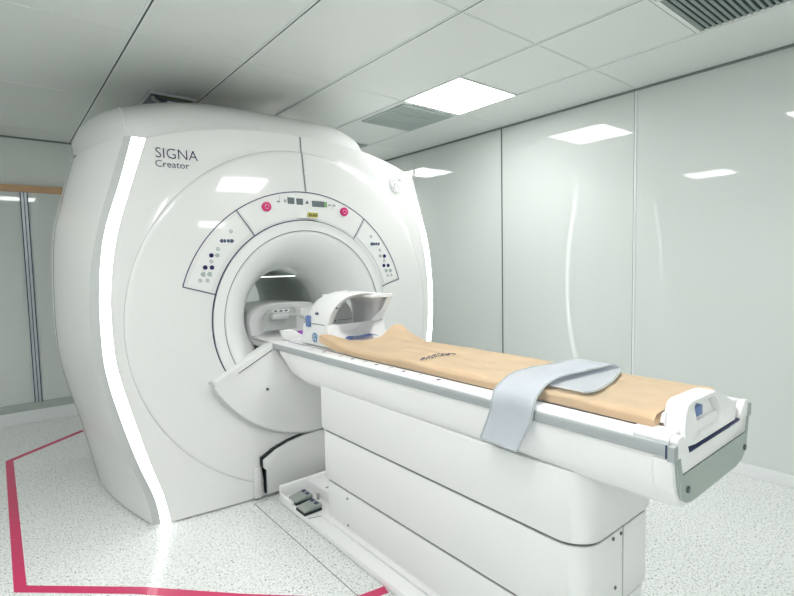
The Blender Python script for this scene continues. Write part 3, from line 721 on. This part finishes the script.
# cradle handle with a display in its grip opening
hb = bmesh.new()
outer = [(-0.190, 0.904), (-0.205, 0.940), (-0.180, 0.985), (-0.165, 1.008), (-0.140, 1.018), (0.045, 1.016), (0.080, 1.004), (0.195, 0.955), (0.190, 0.930), (0.170, 0.904)]
hole = [(-0.100, 0.925), (-0.108, 0.992), (-0.098, 1.000), (0.030, 0.997), (0.048, 0.985), (0.072, 0.940), (0.055, 0.918)]
def handle(bm, y0, y1, slant):
    import itertools
    n = 48
    def ringpts(poly, cx, cz):
        out = []
        for i in range(n):
            a = 2*PI*i/n; dx, dz = math.cos(a), math.sin(a); best = None
            for (x1, z1), (x2, z2) in zip(poly, poly[1:]+poly[:1]):
                den = dx*(z2-z1)-dz*(x2-x1)
                if abs(den) < 1e-9: continue
                t = ((x1-cx)*(z2-z1)-(z1-cz)*(x2-x1))/den; s = ((x1-cx)*dz-(z1-cz)*dx)/den
                if t > 0 and -1e-6 <= s <= 1+1e-6 and (best is None or t > best): best = t
            out.append((cx+dx*best, cz+dz*best))
        return out
    O = ringpts(outer, -0.02, 0.955); I = ringpts(hole, -0.02, 0.955)
    Om = [(x*0.965-0.0007, 0.955+(z-0.955)*0.94) for x, z in O]; Im = [(-0.02+(x+0.02)*1.07, 0.955+(z-0.955)*1.12) for x, z in I]
    T = lambda pts, y: [(CX+x, y+slant*(z-0.90), z) for x, z in pts]
    vvv = grid(bm, [T(I, y1), T(I, y0+0.008), T(Im, y0), T(Om, y0), T(O, y0+0.010), T(O, y1-0.006), T(Om, y1), T(Im, y1)], close_u=True, close_v=True)
handle(hb, TY0-0.004, TY0+0.050, 0.15)
hd = obj('cradle_handle', hb, 'white', tab, smooth=50)
# wedge flowing from handle back to the mattress
sp = [(y, z) for y, z in ((TY0+0.045, 0.950), (TY0+0.054, 1.003), (TY0+0.064, 0.990), (TY0+0.072, 0.955))]
bm = bmesh.new()
L_ = [[(CX-0.197, y, min(z, 0.962)), (CX-0.185, y, min(z, 0.985)), (CX-0.145, y, z), (CX+0.055, y, z), (CX+0.12, y, 0.952+(z-0.952)*0.6), (CX+0.19, y, min(z, 0.960))] for y, z in sp]
grid(bm, L_); obj('handle_fairing', bm, 'white', tab, smooth=40)
cp = obj('grip_panel', prism(bmesh.new(), [(TY0+0.020, 0.915), (TY0+0.032, 1.0), (TY0+0.045, 1.0), (TY0+0.045, 0.915)], 'x', CX-0.11, CX+0.07), 'white_matt', tab, smooth=None)
obj('display', B(CX-0.098, CX-0.040, TY0+0.016, TY0+0.034, 0.962, 0.990, bev=0.002), 'blue', cp)
for x in (-0.075, -0.035, 0.005):
    obj('button', B(CX+x, CX+x+0.012, TY0+0.017, TY0+0.028, 0.938, 0.945), 'btn_dark', cp)
# pedestal, three telescoping tiers with overlapping lips
def tpoly(x0, x1, y0, y1, r, ins):
    x0 += ins; x1 -= ins; y0 += ins; y1 -= ins; out = []
    for (cx, cy, rr, k) in ((x1, y1, 0.03, 0), (x0, y1, 0.03, 1), (x0, y0, r, 2), (x1, y0, r, 3)):
        sx = -1 if k in (0, 3) else 1; sy = -1 if k in (0, 1) else 1
        for i in range(9):
            a = PI/2*(k+i/8); out.append((cx+sx*rr+rr*math.cos(a), cy+sy*rr+rr*math.sin(a)))
    return out
def tier(x0, x1, y0, y1, z0, z1, r, taper=0.0):
    bm = bmesh.new(); rows = []
    for z, ins in ((z1, 0.0), (z0+0.006, taper), (z0, taper+0.004), (z0, taper+0.02)):
        rows.append([(x, y, z) for x, y in tpoly(x0, x1, y0, y1, r, ins)])
    vv = grid(bm, rows, close_u=True); bm.faces.new(vv[-1]); bm.faces.new(vv[0][::-1]); return bm
obj('pedestal_tier', tier(1.303, 1.797, 0.748, 2.285, 0.533, 0.760, 0.10), 'white_matt', tab, smooth=40)
obj('tier_gap_shade', tier(1.317, 1.783, 0.763, 2.270, 0.510, 0.56, 0.09), 'seam', tab, smooth=40)  # gap ring coloured dark for the shade under the upper lip
t2 = obj('pedestal_tier', tier(1.311, 1.789, 0.757, 2.275, 0.262, 0.520, 0.095), 'white_matt', tab, smooth=40)
obj('tier_gap_shade', tier(1.325, 1.775, 0.772, 2.260, 0.238, 0.29, 0.085), 'seam', tab, smooth=40)  # recessed gap, its dark colour stands in for shade below the middle lip
t3 = obj('pedestal_tier', tier(1.319, 1.781, 0.766, 2.265, 0.042, 0.248, 0.09), 'white_matt', tab, smooth=40)
obj('end_seam', B(1.548, 1.551, 0.7545, 0.760, 0.265, 0.527), 'soft_seam', t2, smooth=None)
for x, z in ((1.535, 0.505), (1.485, 0.505), (1.50, 0.335)): obj('screw', disc(bmesh.new(), (x, 0.7565, z), 0.006, 'y', 0.006, 0, 12), 'screw', t2, smooth=None)
for y, z in ((2.057, 0.215), (2.056, 0.075)): obj('screw', disc(bmesh.new(), (1.318, y, z), 0.005, 'x', 0.005, 0, 12), 'screw', t3, smooth=None)
# floor base
fb = bmesh.new(); prism(fb, [(1.225, 0.42), (1.875, 0.42), (1.875, 2.66), (1.225, 2.66)], 'z', 0.002, 0.040, 0, 0.008)
base_o = obj('floor_base', fb, 'white', tab, smooth=40)
bm = bmesh.new(); ribs = tier(1.290, 1.810, 0.70, 2.30, 0.040, 0.056, 0.03); me = bpy.data.meshes.new('t'); ribs.to_mesh(me); ribs.free(); bm.from_mesh(me)
obj('base_skirt', bm, 'white', tab, smooth=40)
bm = bmesh.new(); box(bm, 1.227, 1.873, 2.635, 2.662, 0.03, 0.106, bev=0.008); box(bm, 1.227, 1.245, 2.50, 2.662, 0.03, 0.060, bev=0.006)
obj('base_rim', bm, 'white', tab, smooth=40)
# raised housing behind the pedals with a slot
bm = bmesh.new()
prism(bm, [(2.20, 0.04), (2.20, 0.115), (2.50, 0.100), (2.635, 0.095), (2.635, 0.04)], 'x', 1.40, 1.70, 0, 0.006)
rh = obj('pedal_housing', bm, 'white', tab, smooth=40)
obj('slot', B(1.42, 1.47, 2.44, 2.452, 0.101, 0.1045), 'seam', rh, smooth=None)
bm = bmesh.new(); tube(bm, [(1.228, 2.31, 0.041), (1.30, 2.285, 0.041), (1.335, 2.25, 0.041), (1.37, 2.27, 0.041)], 0.0018, 5)
obj('base_joint', bm, 'screen', base_o)
for cx_, cy_ in ((1.302, 2.530), (1.282, 2.392)):
    bm = bmesh.new(); prof_ = [(cx_-0.055, 0.052), (cx_-0.055, 0.060), (cx_-0.04, 0.067), (cx_+0.035, 0.077), (cx_+0.055, 0.075), (cx_+0.055, 0.052)]
    prism(bm, prof_, 'y', cy_-0.046, cy_+0.046, 0, 0.006)
    pd_ = obj('foot_pedal', bm, 'pedal', tab, smooth=35)
    obj('pedal_base', B(cx_-0.058, cx_+0.05, cy_-0.049, cy_+0.049, 0.040, 0.054), 'dark', pd_, smooth=None)
    for k in (-1, 1): obj('pedal_mark', B(cx_+0.020, cx_+0.040, cy_+0.022*k-0.012, cy_+0.022*k+0.012, 0.074, 0.0785), 'navy', pd_, smooth=None)
bm = bmesh.new(); box(bm, 1.373, 1.386, 2.46, 2.475, 0.04, 0.075, bev=0.003)
obj('pedal_peg', bm, 'pedal', tab)

# ================================================================== HEAD COIL
hc = thing('head_coil', 'open white head coil with blue roundel and pad at the head of the table', 'head coil', (1.555, 2.35, 0.95))
HX = 1.555
def ushape(hw, zt, hwi, zi, n=10):
    """lower trough section: outer box and inner U (x, z)"""
    out = [(-hw, zt), (-hw-0.004, 0.99), (-hw, 0.955), (hw, 0.955), (hw+0.004, 0.99), (hw, zt)]
    inn = [(hwi*math.cos(PI*k/n), zt-(zt-zi)*math.sin(PI*k/n)) for k in range(n+1)]
    return out+inn
ZS = 1.075
bm = bmesh.new(); rows = []
for f in (0, 1):
    row = []
    for x, z in ushape(0.190, ZS, 0.121, 0.985):
        y = (2.245+(z-0.955)*0.33) if f == 0 else 2.565-(z-0.955)*0.25
        row.append((HX+x, y, z))
    rows.append(row)
vv = grid(bm, rows, close_u=True); bm.faces.new(vv[0]); bm.faces.new(vv[1][::-1]); bmesh.ops.triangulate(bm, faces=[f for f in bm.faces if len(f.verts) > 4])
obj('lower_shell', bm, 'white', hc, smooth=35)
# upper arch: closed loop of outer and inner sections swept over the arch angle
bm = bmesh.new(); N = 40; rows = []
for i in range(N+1):
    a = PI*i/N; s = math.sin(a); c_ = -math.cos(a)
    sq = lambda r, e: (abs(c_)**e)*(1 if c_ > 0 else -1)*r
    xo, zo = sq(0.190, 0.75), 0.172*s**0.75
    xi, zi = sq(0.122, 0.70), 0.146*s**0.72
    yn = 2.285-0.085*s**0.8; yf = 2.545-0.07*s
    flare = 1+0.06*s*(c_ > 0)
    rows.append([(HX+xo*flare, yn+0.006, ZS+zo), (HX+xo*0.97, yn-0.004, ZS+zo*0.97), (HX+(xo*0.35+xi*0.65), yn+0.012, ZS+zo*0.5+zi*0.5), (HX+xi, yn+0.045, ZS+zi), (HX+xi*0.97, (yn+yf)/2, ZS+zi), (HX+xi*0.9, yf-0.03, ZS+zi*0.94), (HX+xo*0.80, yf, ZS+zo*0.78), (HX+xo*0.95, yf-0.02, ZS+zo*0.93), (HX+xo, yf-0.07, ZS+zo), (HX+xo, (yn+yf)/2, ZS+zo)])
vv = grid(bm, rows, close_u=True); bm.faces.new(vv[0]); bm.faces.new(vv[-1][::-1])
obj('upper_shell', bm, 'white', hc, smooth=45)
# visor tip at the upper right
bm = bmesh.new(); prism(bm, [(HX+0.02, ZS+0.155), (HX+0.10, ZS+0.162), (HX+0.165, ZS+0.158), (HX+0.168, ZS+0.140), (HX+0.02, ZS+0.140)], 'y', 2.155, 2.27, 0, 0.006)
bm2 = bmesh.new()
rowsA = [[(HX+0.168, 2.155, ZS+0.150), (HX+0.176, 2.19, ZS+0.150), (HX+0.178, 2.27, ZS+0.14)], [(HX+0.150, 2.19, ZS+0.07), (HX+0.172, 2.22, ZS+0.07), (HX+0.178, 2.29, ZS+0.07)], [(HX+0.120, 2.265, ZS), (HX+0.16, 2.275, ZS), (HX+0.188, 2.31, ZS)]]
inn_ = [[(x-0.03, y+0.012, z) for x, y, z in r] for r in rowsA]
grid(bm, rowsA); grid(bm, inn_); grid(bm, [[r[0] for r in rowsA], [r[0] for r in inn_]])
bm2.free()
obj('visor', bm, 'white', hc, smooth=40)
obj('back_panel', prism(bmesh.new(), [(HX+0.105*math.cos(PI*k/10), ZS+0.122*math.sin(PI*k/10)) for k in range(11)]+[(HX-0.105*math.cos(PI*k/10), ZS-0.088*math.sin(PI*k/10)) for k in range(1, 10)], 'y', 2.470, 2.485), 'bore', hc, smooth=None)
bm = bmesh.new(); grid(bm, [[(HX+x, y, 0.992+0.28*x*x*10*0.25+(0.012 if abs(x) < 0.09 else 0)) for x in [-0.092+0.0184*k for k in range(11)]] for y in (2.20, 2.24, 2.34, 2.46)])
bmesh.ops.solidify(bm, geom=bm.faces[:], thickness=0.02)
obj('head_pad', bm, 'blue', hc)
bm = bmesh.new(); 
obj('head_pad', B(HX-0.05, HX+0.055, 2.28, 2.42, 1.010, 1.040, bev=0.012), 'blue', hc)
obj('shell_joint', B(HX-0.1945, HX-0.1925, 2.30, 2.53, ZS-0.002, ZS+0.001), 'seam', hc, smooth=None)
obj('latch', B(HX-0.203, HX-0.176, 2.455, 2.500, ZS-0.022, ZS+0.042, bev=0.006), 'blue', hc)
obj('latch_mark', B(HX-0.196, HX-0.186, 2.375, 2.395, ZS+0.052, ZS+0.064), 'btn_dark', hc, smooth=None)
rr_ = obj('round_emblem', disc(bmesh.new(), (HX-0.195, 2.410, 0.998), 0.027, 'x', 0.006, 0, 28, 0.001), 'roundel', hc)
bm = bmesh.new(); emblem(bm, lambda u, v_: (HX-0.1985, 2.410-u, 0.998+v_), 0.025)
obj('monogram', bm, 'white', rr_)
obj('knob', prism(bmesh.new(), rpoly(HX-0.105, 2.44, 0.014, 0.012, 0.006, 3), 'z', ZS+0.12, ZS+0.158, 0, 0.003), 'white', hc)
bm = bmesh.new(); tube(bm, [(HX-0.11, 2.42, ZS+0.135), (HX-0.06, 2.40, ZS+0.165), (HX+0.0, 2.36, ZS+0.172)], 0.007)
obj('rib', bm, 'white', hc)
for x, y, z in ((HX-0.158, 2.232, ZS+0.095),):
    obj('screw', disc(bmesh.new(), (x, y, z), 0.004, 'y', 0.02, 0, 10), 'screw', hc, smooth=None)

obj('shell_joint', B(HX+0.110, HX+0.188, 2.2825, 2.2865, ZS-0.002, ZS+0.001), 'seam', hc, smooth=None)
obj('shell_joint', B(HX-0.100, HX+0.100, 2.466, 2.471, ZS-0.002, ZS+0.001), 'seam', hc, smooth=None)
obj('sensor_dot', disc(bmesh.new(), (HX-0.01, 2.466, ZS-0.006), 0.009, 'y', 0.008, 0, 16), 'white', hc)
# ================================================================== CONNECTOR BLOCK IN THE BORE
cb = thing('coil_connector_block', 'rounded white block with sockets and cable lying inside the bore', 'connector block', (1.55, 2.98, 0.925))
bm = bmesh.new()
half = [(-0.258, 0.928), (-0.270, 0.98), (-0.272, 1.04), (-0.262, 1.08), (-0.235, 1.118), (-0.18, 1.140), (-0.10, 1.149), (0, 1.152)]
sec = [(x, z) for x, z in half]+[(-x, z) for x, z in half[::-1][1:]]
rows = []
for y, k in ((3.085, 0.955), (3.095, 0.98), (3.125, 1.0), (3.20, 0.985), (3.50, 0.97), (3.53, 0.9)):
    rows.append([(CX+x*k, y+(0.05*max(0, abs(x)-0.2)/0.06 if y < 3.15 else 0), 0.928+(z-0.928)*k) for x, z in sec])
vv = grid(bm, rows); grid(bm, [[r[0] for r in rows], [r[-1] for r in rows]])
bm.faces.new(vv[0]); bm.faces.new(vv[-1][::-1]); bmesh.ops.triangulate(bm, faces=[f for f in bm.faces if len(f.verts) > 4])
obj('block_body', bm, 'white', cb, smooth=40)
obj('front_recess', prism(bmesh.new(), [(1.36, 0.97), (1.365, 1.07), (1.385, 1.10), (1.41, 1.112), (1.58, 1.115), (1.60, 1.105), (1.60, 0.97)], 'y', 3.080, 3.092), 'band', cb, smooth=None)
obj('socket_strip', prism(bmesh.new(), rpoly(1.485, 1.098, 0.062, 0.012, 0.010, 4), 'y', 3.074, 3.084), 'white', cb, smooth=None)
for k in range(3):
    obj('socket', prism(bmesh.new(), rpoly(1.445+0.038*k, 1.098, 0.011, 0.006, 0.004, 3), 'y', 3.071, 3.080), 'screen', cb, smooth=None)
obj('cover_plate', B(1.632, 1.735, 3.080, 3.092, 1.045, 1.105, bev=0.005), 'panel', cb)
obj('front_deck', B(CX-0.268, CX+0.268, 2.735, 3.11, 0.927, 0.943, bev=0.005), 'white', cb)
bm = bmesh.new(); prism(bm, [(1.37, 0.943), (1.345, 1.000), (1.42, 1.004), (1.52, 0.943)], 'y', 2.79, 2.83, 0, 0.005)
obj('wedge', bm, 'white', cb)
pg = obj('plug', B(1.395, 1.520, 3.02, 3.082, 1.045, 1.088, bev=0.014), 'cable', cb)
bm = bmesh.new(); tube(bm, [tuple(p) for p in spline([(1.51, 3.045, 1.070), (1.565, 3.00, 1.072), (1.59, 2.93, 1.050), (1.575, 2.86, 1.01), (1.54, 2.80, 0.975), (1.50, 2.72, 0.962), (1.48, 2.64, 0.965), (1.47, 2.575, 0.985)], 36)], 0.010, 10)
obj('cable', bm, 'cable', pg)
obj('purple_clip', B(1.475, 1.545, 2.80, 2.84, 0.944, 0.985, bev=0.008), 'purple', cb)

# ================================================================== TAN SHEET
def sheet():
    bm = bmesh.new(); rows = []; NU, NV = 64, 150
    for i in range(NU+1):
        u = i/NU; row = []
        for j in range(NV+1):
            v_ = j/NV
            # head end line depends on u: a tongue on the left, a peak at the right
            yend = 2.29-0.20*min(1, max(0, (u-0.10)/0.25))+0.03*max(0, (u-0.5)/0.5)
            y = 0.570+(yend-0.570)*v_
            s = u
            if s < 0.08: x = 1.333+0.004*math.sin(y*9); zz = 0.953+(s/0.08)*0.020
            elif s < 0.14: t_ = (s-0.08)/0.06; x = 1.333+0.018*t_; zz = 0.973+0.012*math.sin(t_*PI/2)
            elif s < 0.90: t_ = (s-0.14)/0.76; x = 1.351+0.400*t_; zz = 0.985+0.003*math.sin(t_*PI)
            else: t_ = (s-0.90)/0.10; x = 1.751+0.012*t_; zz = 0.985-0.032*t_
            # broad waves and creases
            k = min(1, max(0, (y-1.05)/0.5)); tp = math.sin(PI*min(1, max(0, (u-0.06)/0.9)))
            nz = noise.noise((x*6, y*3.2, 1.7))*0.024*k+noise.noise((x*14+y*3, y*6, 4.2))*0.015*(0.6+0.8*k)
            crease = 0.010*k*math.exp(-((x-1.50-0.05*math.sin(y*4))/0.012)**2)*(0.5+0.5*math.sin(y*5+1))
            zz += tp*(nz+crease+0.008*k)
            # the cloth climbs onto the foot of the head coil
            q = max(0, (y-1.90)/(yend-1.90)) if y > 1.90 else 0
            zz += (q**1.6)*(0.062*math.exp(-((u-0.86)/0.20)**2)+0.028*math.exp(-((u-0.10)/0.13)**2)+0.018)
            if u < 0.12: x -= 0.018*q
            zz += 0.006*math.sin(22*u+14*y)*q
            row.append((x, y, zz))
        rows.append(row)
    grid(bm, rows)
    # rolled near edge
    bmesh.ops.solidify(bm, geom=bm.faces[:], thickness=0.005)
    return bm
sh = thing('draw_sheet', 'tan cotton sheet spread along the patient table up to the head coil', 'sheet', (1.55, 1.4, 0.95))
obj('cloth', sheet(), 'sheet', sh, smooth=60)
# handwritten ink squiggle
def sheet_z(x, y):
    return 0.9965+0.008
bm = bmesh.new()
def stroke(pts): 
    tube(bm, [(x, y, z_) for x, y, z_ in pts], 0.0014, 5)
dep = [(1.385, 1.60), (1.585, 1.42)]
def along(t, off): 
    a = Vector((1.365, 1.535)); b_ = Vector((1.500, 1.455)); d = b_-a; nn = Vector((-d.y, d.x)).normalized(); p = a+d*t+nn*off; return p
def zat(x, y):
    k = min(1, max(0, (y-1.05)/0.5)); tp = math.sin(PI*min(1, max(0, ((x-1.351)/0.4*0.76+0.14-0.06)/0.9)))
    nz = noise.noise((x*6, y*3.2, 1.7))*0.024*k+noise.noise((x*14+y*3, y*6, 4.2))*0.015*(0.6+0.8*k)
    crease = 0.010*k*math.exp(-((x-1.50-0.05*math.sin(y*4))/0.012)**2)*(0.5+0.5*math.sin(y*5+1))
    return 0.985+0.003*math.sin((x-1.351)/0.4*PI)+tp*(nz+crease+0.008*k)+0.0055
for t0, amp in ((0.0, 0.012), (0.14, 0.016), (0.30, 0.014), (0.48, 0.020), (0.64, 0.022), (0.80, 0.024)):
    pts = []
    for i in range(14):
        a = i/13*2*PI*1.2; p = along(t0+0.07+0.07*math.cos(a), amp*math.sin(a*1.3+t0*5)); pts.append((p.x, p.y, zat(p.x, p.y)))
    stroke(pts)
obj('ink_writing', bm, 'ink', sh)

# ================================================================== PALE BLUE STRAP
ctr = [(1.236, 1.018, 0.805), (1.246, 1.000, 0.855), (1.256, 0.985, 0.905), (1.264, 0.982, 0.945), (1.282, 0.985, 0.972), (1.320, 0.985, 0.993), (1.37, 0.985, 1.012), (1.46, 0.98, 1.022), (1.56, 0.97, 1.022), (1.66, 0.96, 1.020), (1.722, 0.955, 1.018), (1.736, 0.945, 1.010), (1.722, 0.935, 1.001), (1.66, 0.915, 0.999), (1.56, 0.885, 0.9985), (1.46, 0.865, 0.998), (1.40, 0.86, 0.9975), (1.365, 0.87, 0.997)]
pts = spline(ctr, 110); bm = bmesh.new(); rows = []; NW = 14
for i, p in enumerate(pts):
    f = i/(len(pts)-1); hw = 0.078+0.006*math.sin(f*9)
    d = (pts[min(i+1, len(pts)-1)]-pts[max(i-1, 0)]).normalized()
    wv = Vector((0.10*(1-f), 1.0, 0.06*math.exp(-((f-0.05)/0.08)**2)*0)); wv = Vector((0.06*(1-f), 1.0, 0)).normalized()
    row = []
    for k in range(NW+1):
        q = -1+2*k/NW
        P = p+wv*hw*q; bulge = 0.004*noise.noise((P.x*14, P.y*14, 3.3)) if 0.28 < f < 0.6 else 0.0
        row.append((P.x, P.y, P.z+abs(bulge)+0.006*math.cos(q*3)*max(0, 1-abs(f-0.45)/0.12)))
    rows.append(row)
vv = grid(bm, rows)
for f in bm.faces:
    pass
bm.faces.ensure_lookup_table()
for idx, f in enumerate(bm.faces):
    k = idx % NW; i = idx//NW
    f.material_index = 1 if (k in (0, NW-1) and False) else 0
bmesh.ops.solidify(bm, geom=bm.faces[:], thickness=0.005)
strap = thing('positioning_strap', 'pale blue-grey fabric strap folded across the tan sheet and hanging over the rail', 'strap', (1.5, 0.96, 0.95))
obj('band', bm, 'strap', strap, smooth=60)
bm = bmesh.new()
for side in (0.0, 1.0):
    tube(bm, [tuple(Vector(r[0] if side == 0 else r[-1])) for r in rows], 0.0034, 6)
tube(bm, [tuple(Vector(q)) for q in rows[0]], 0.0034, 6)
obj('binding', bm, 'strap_edge', strap)
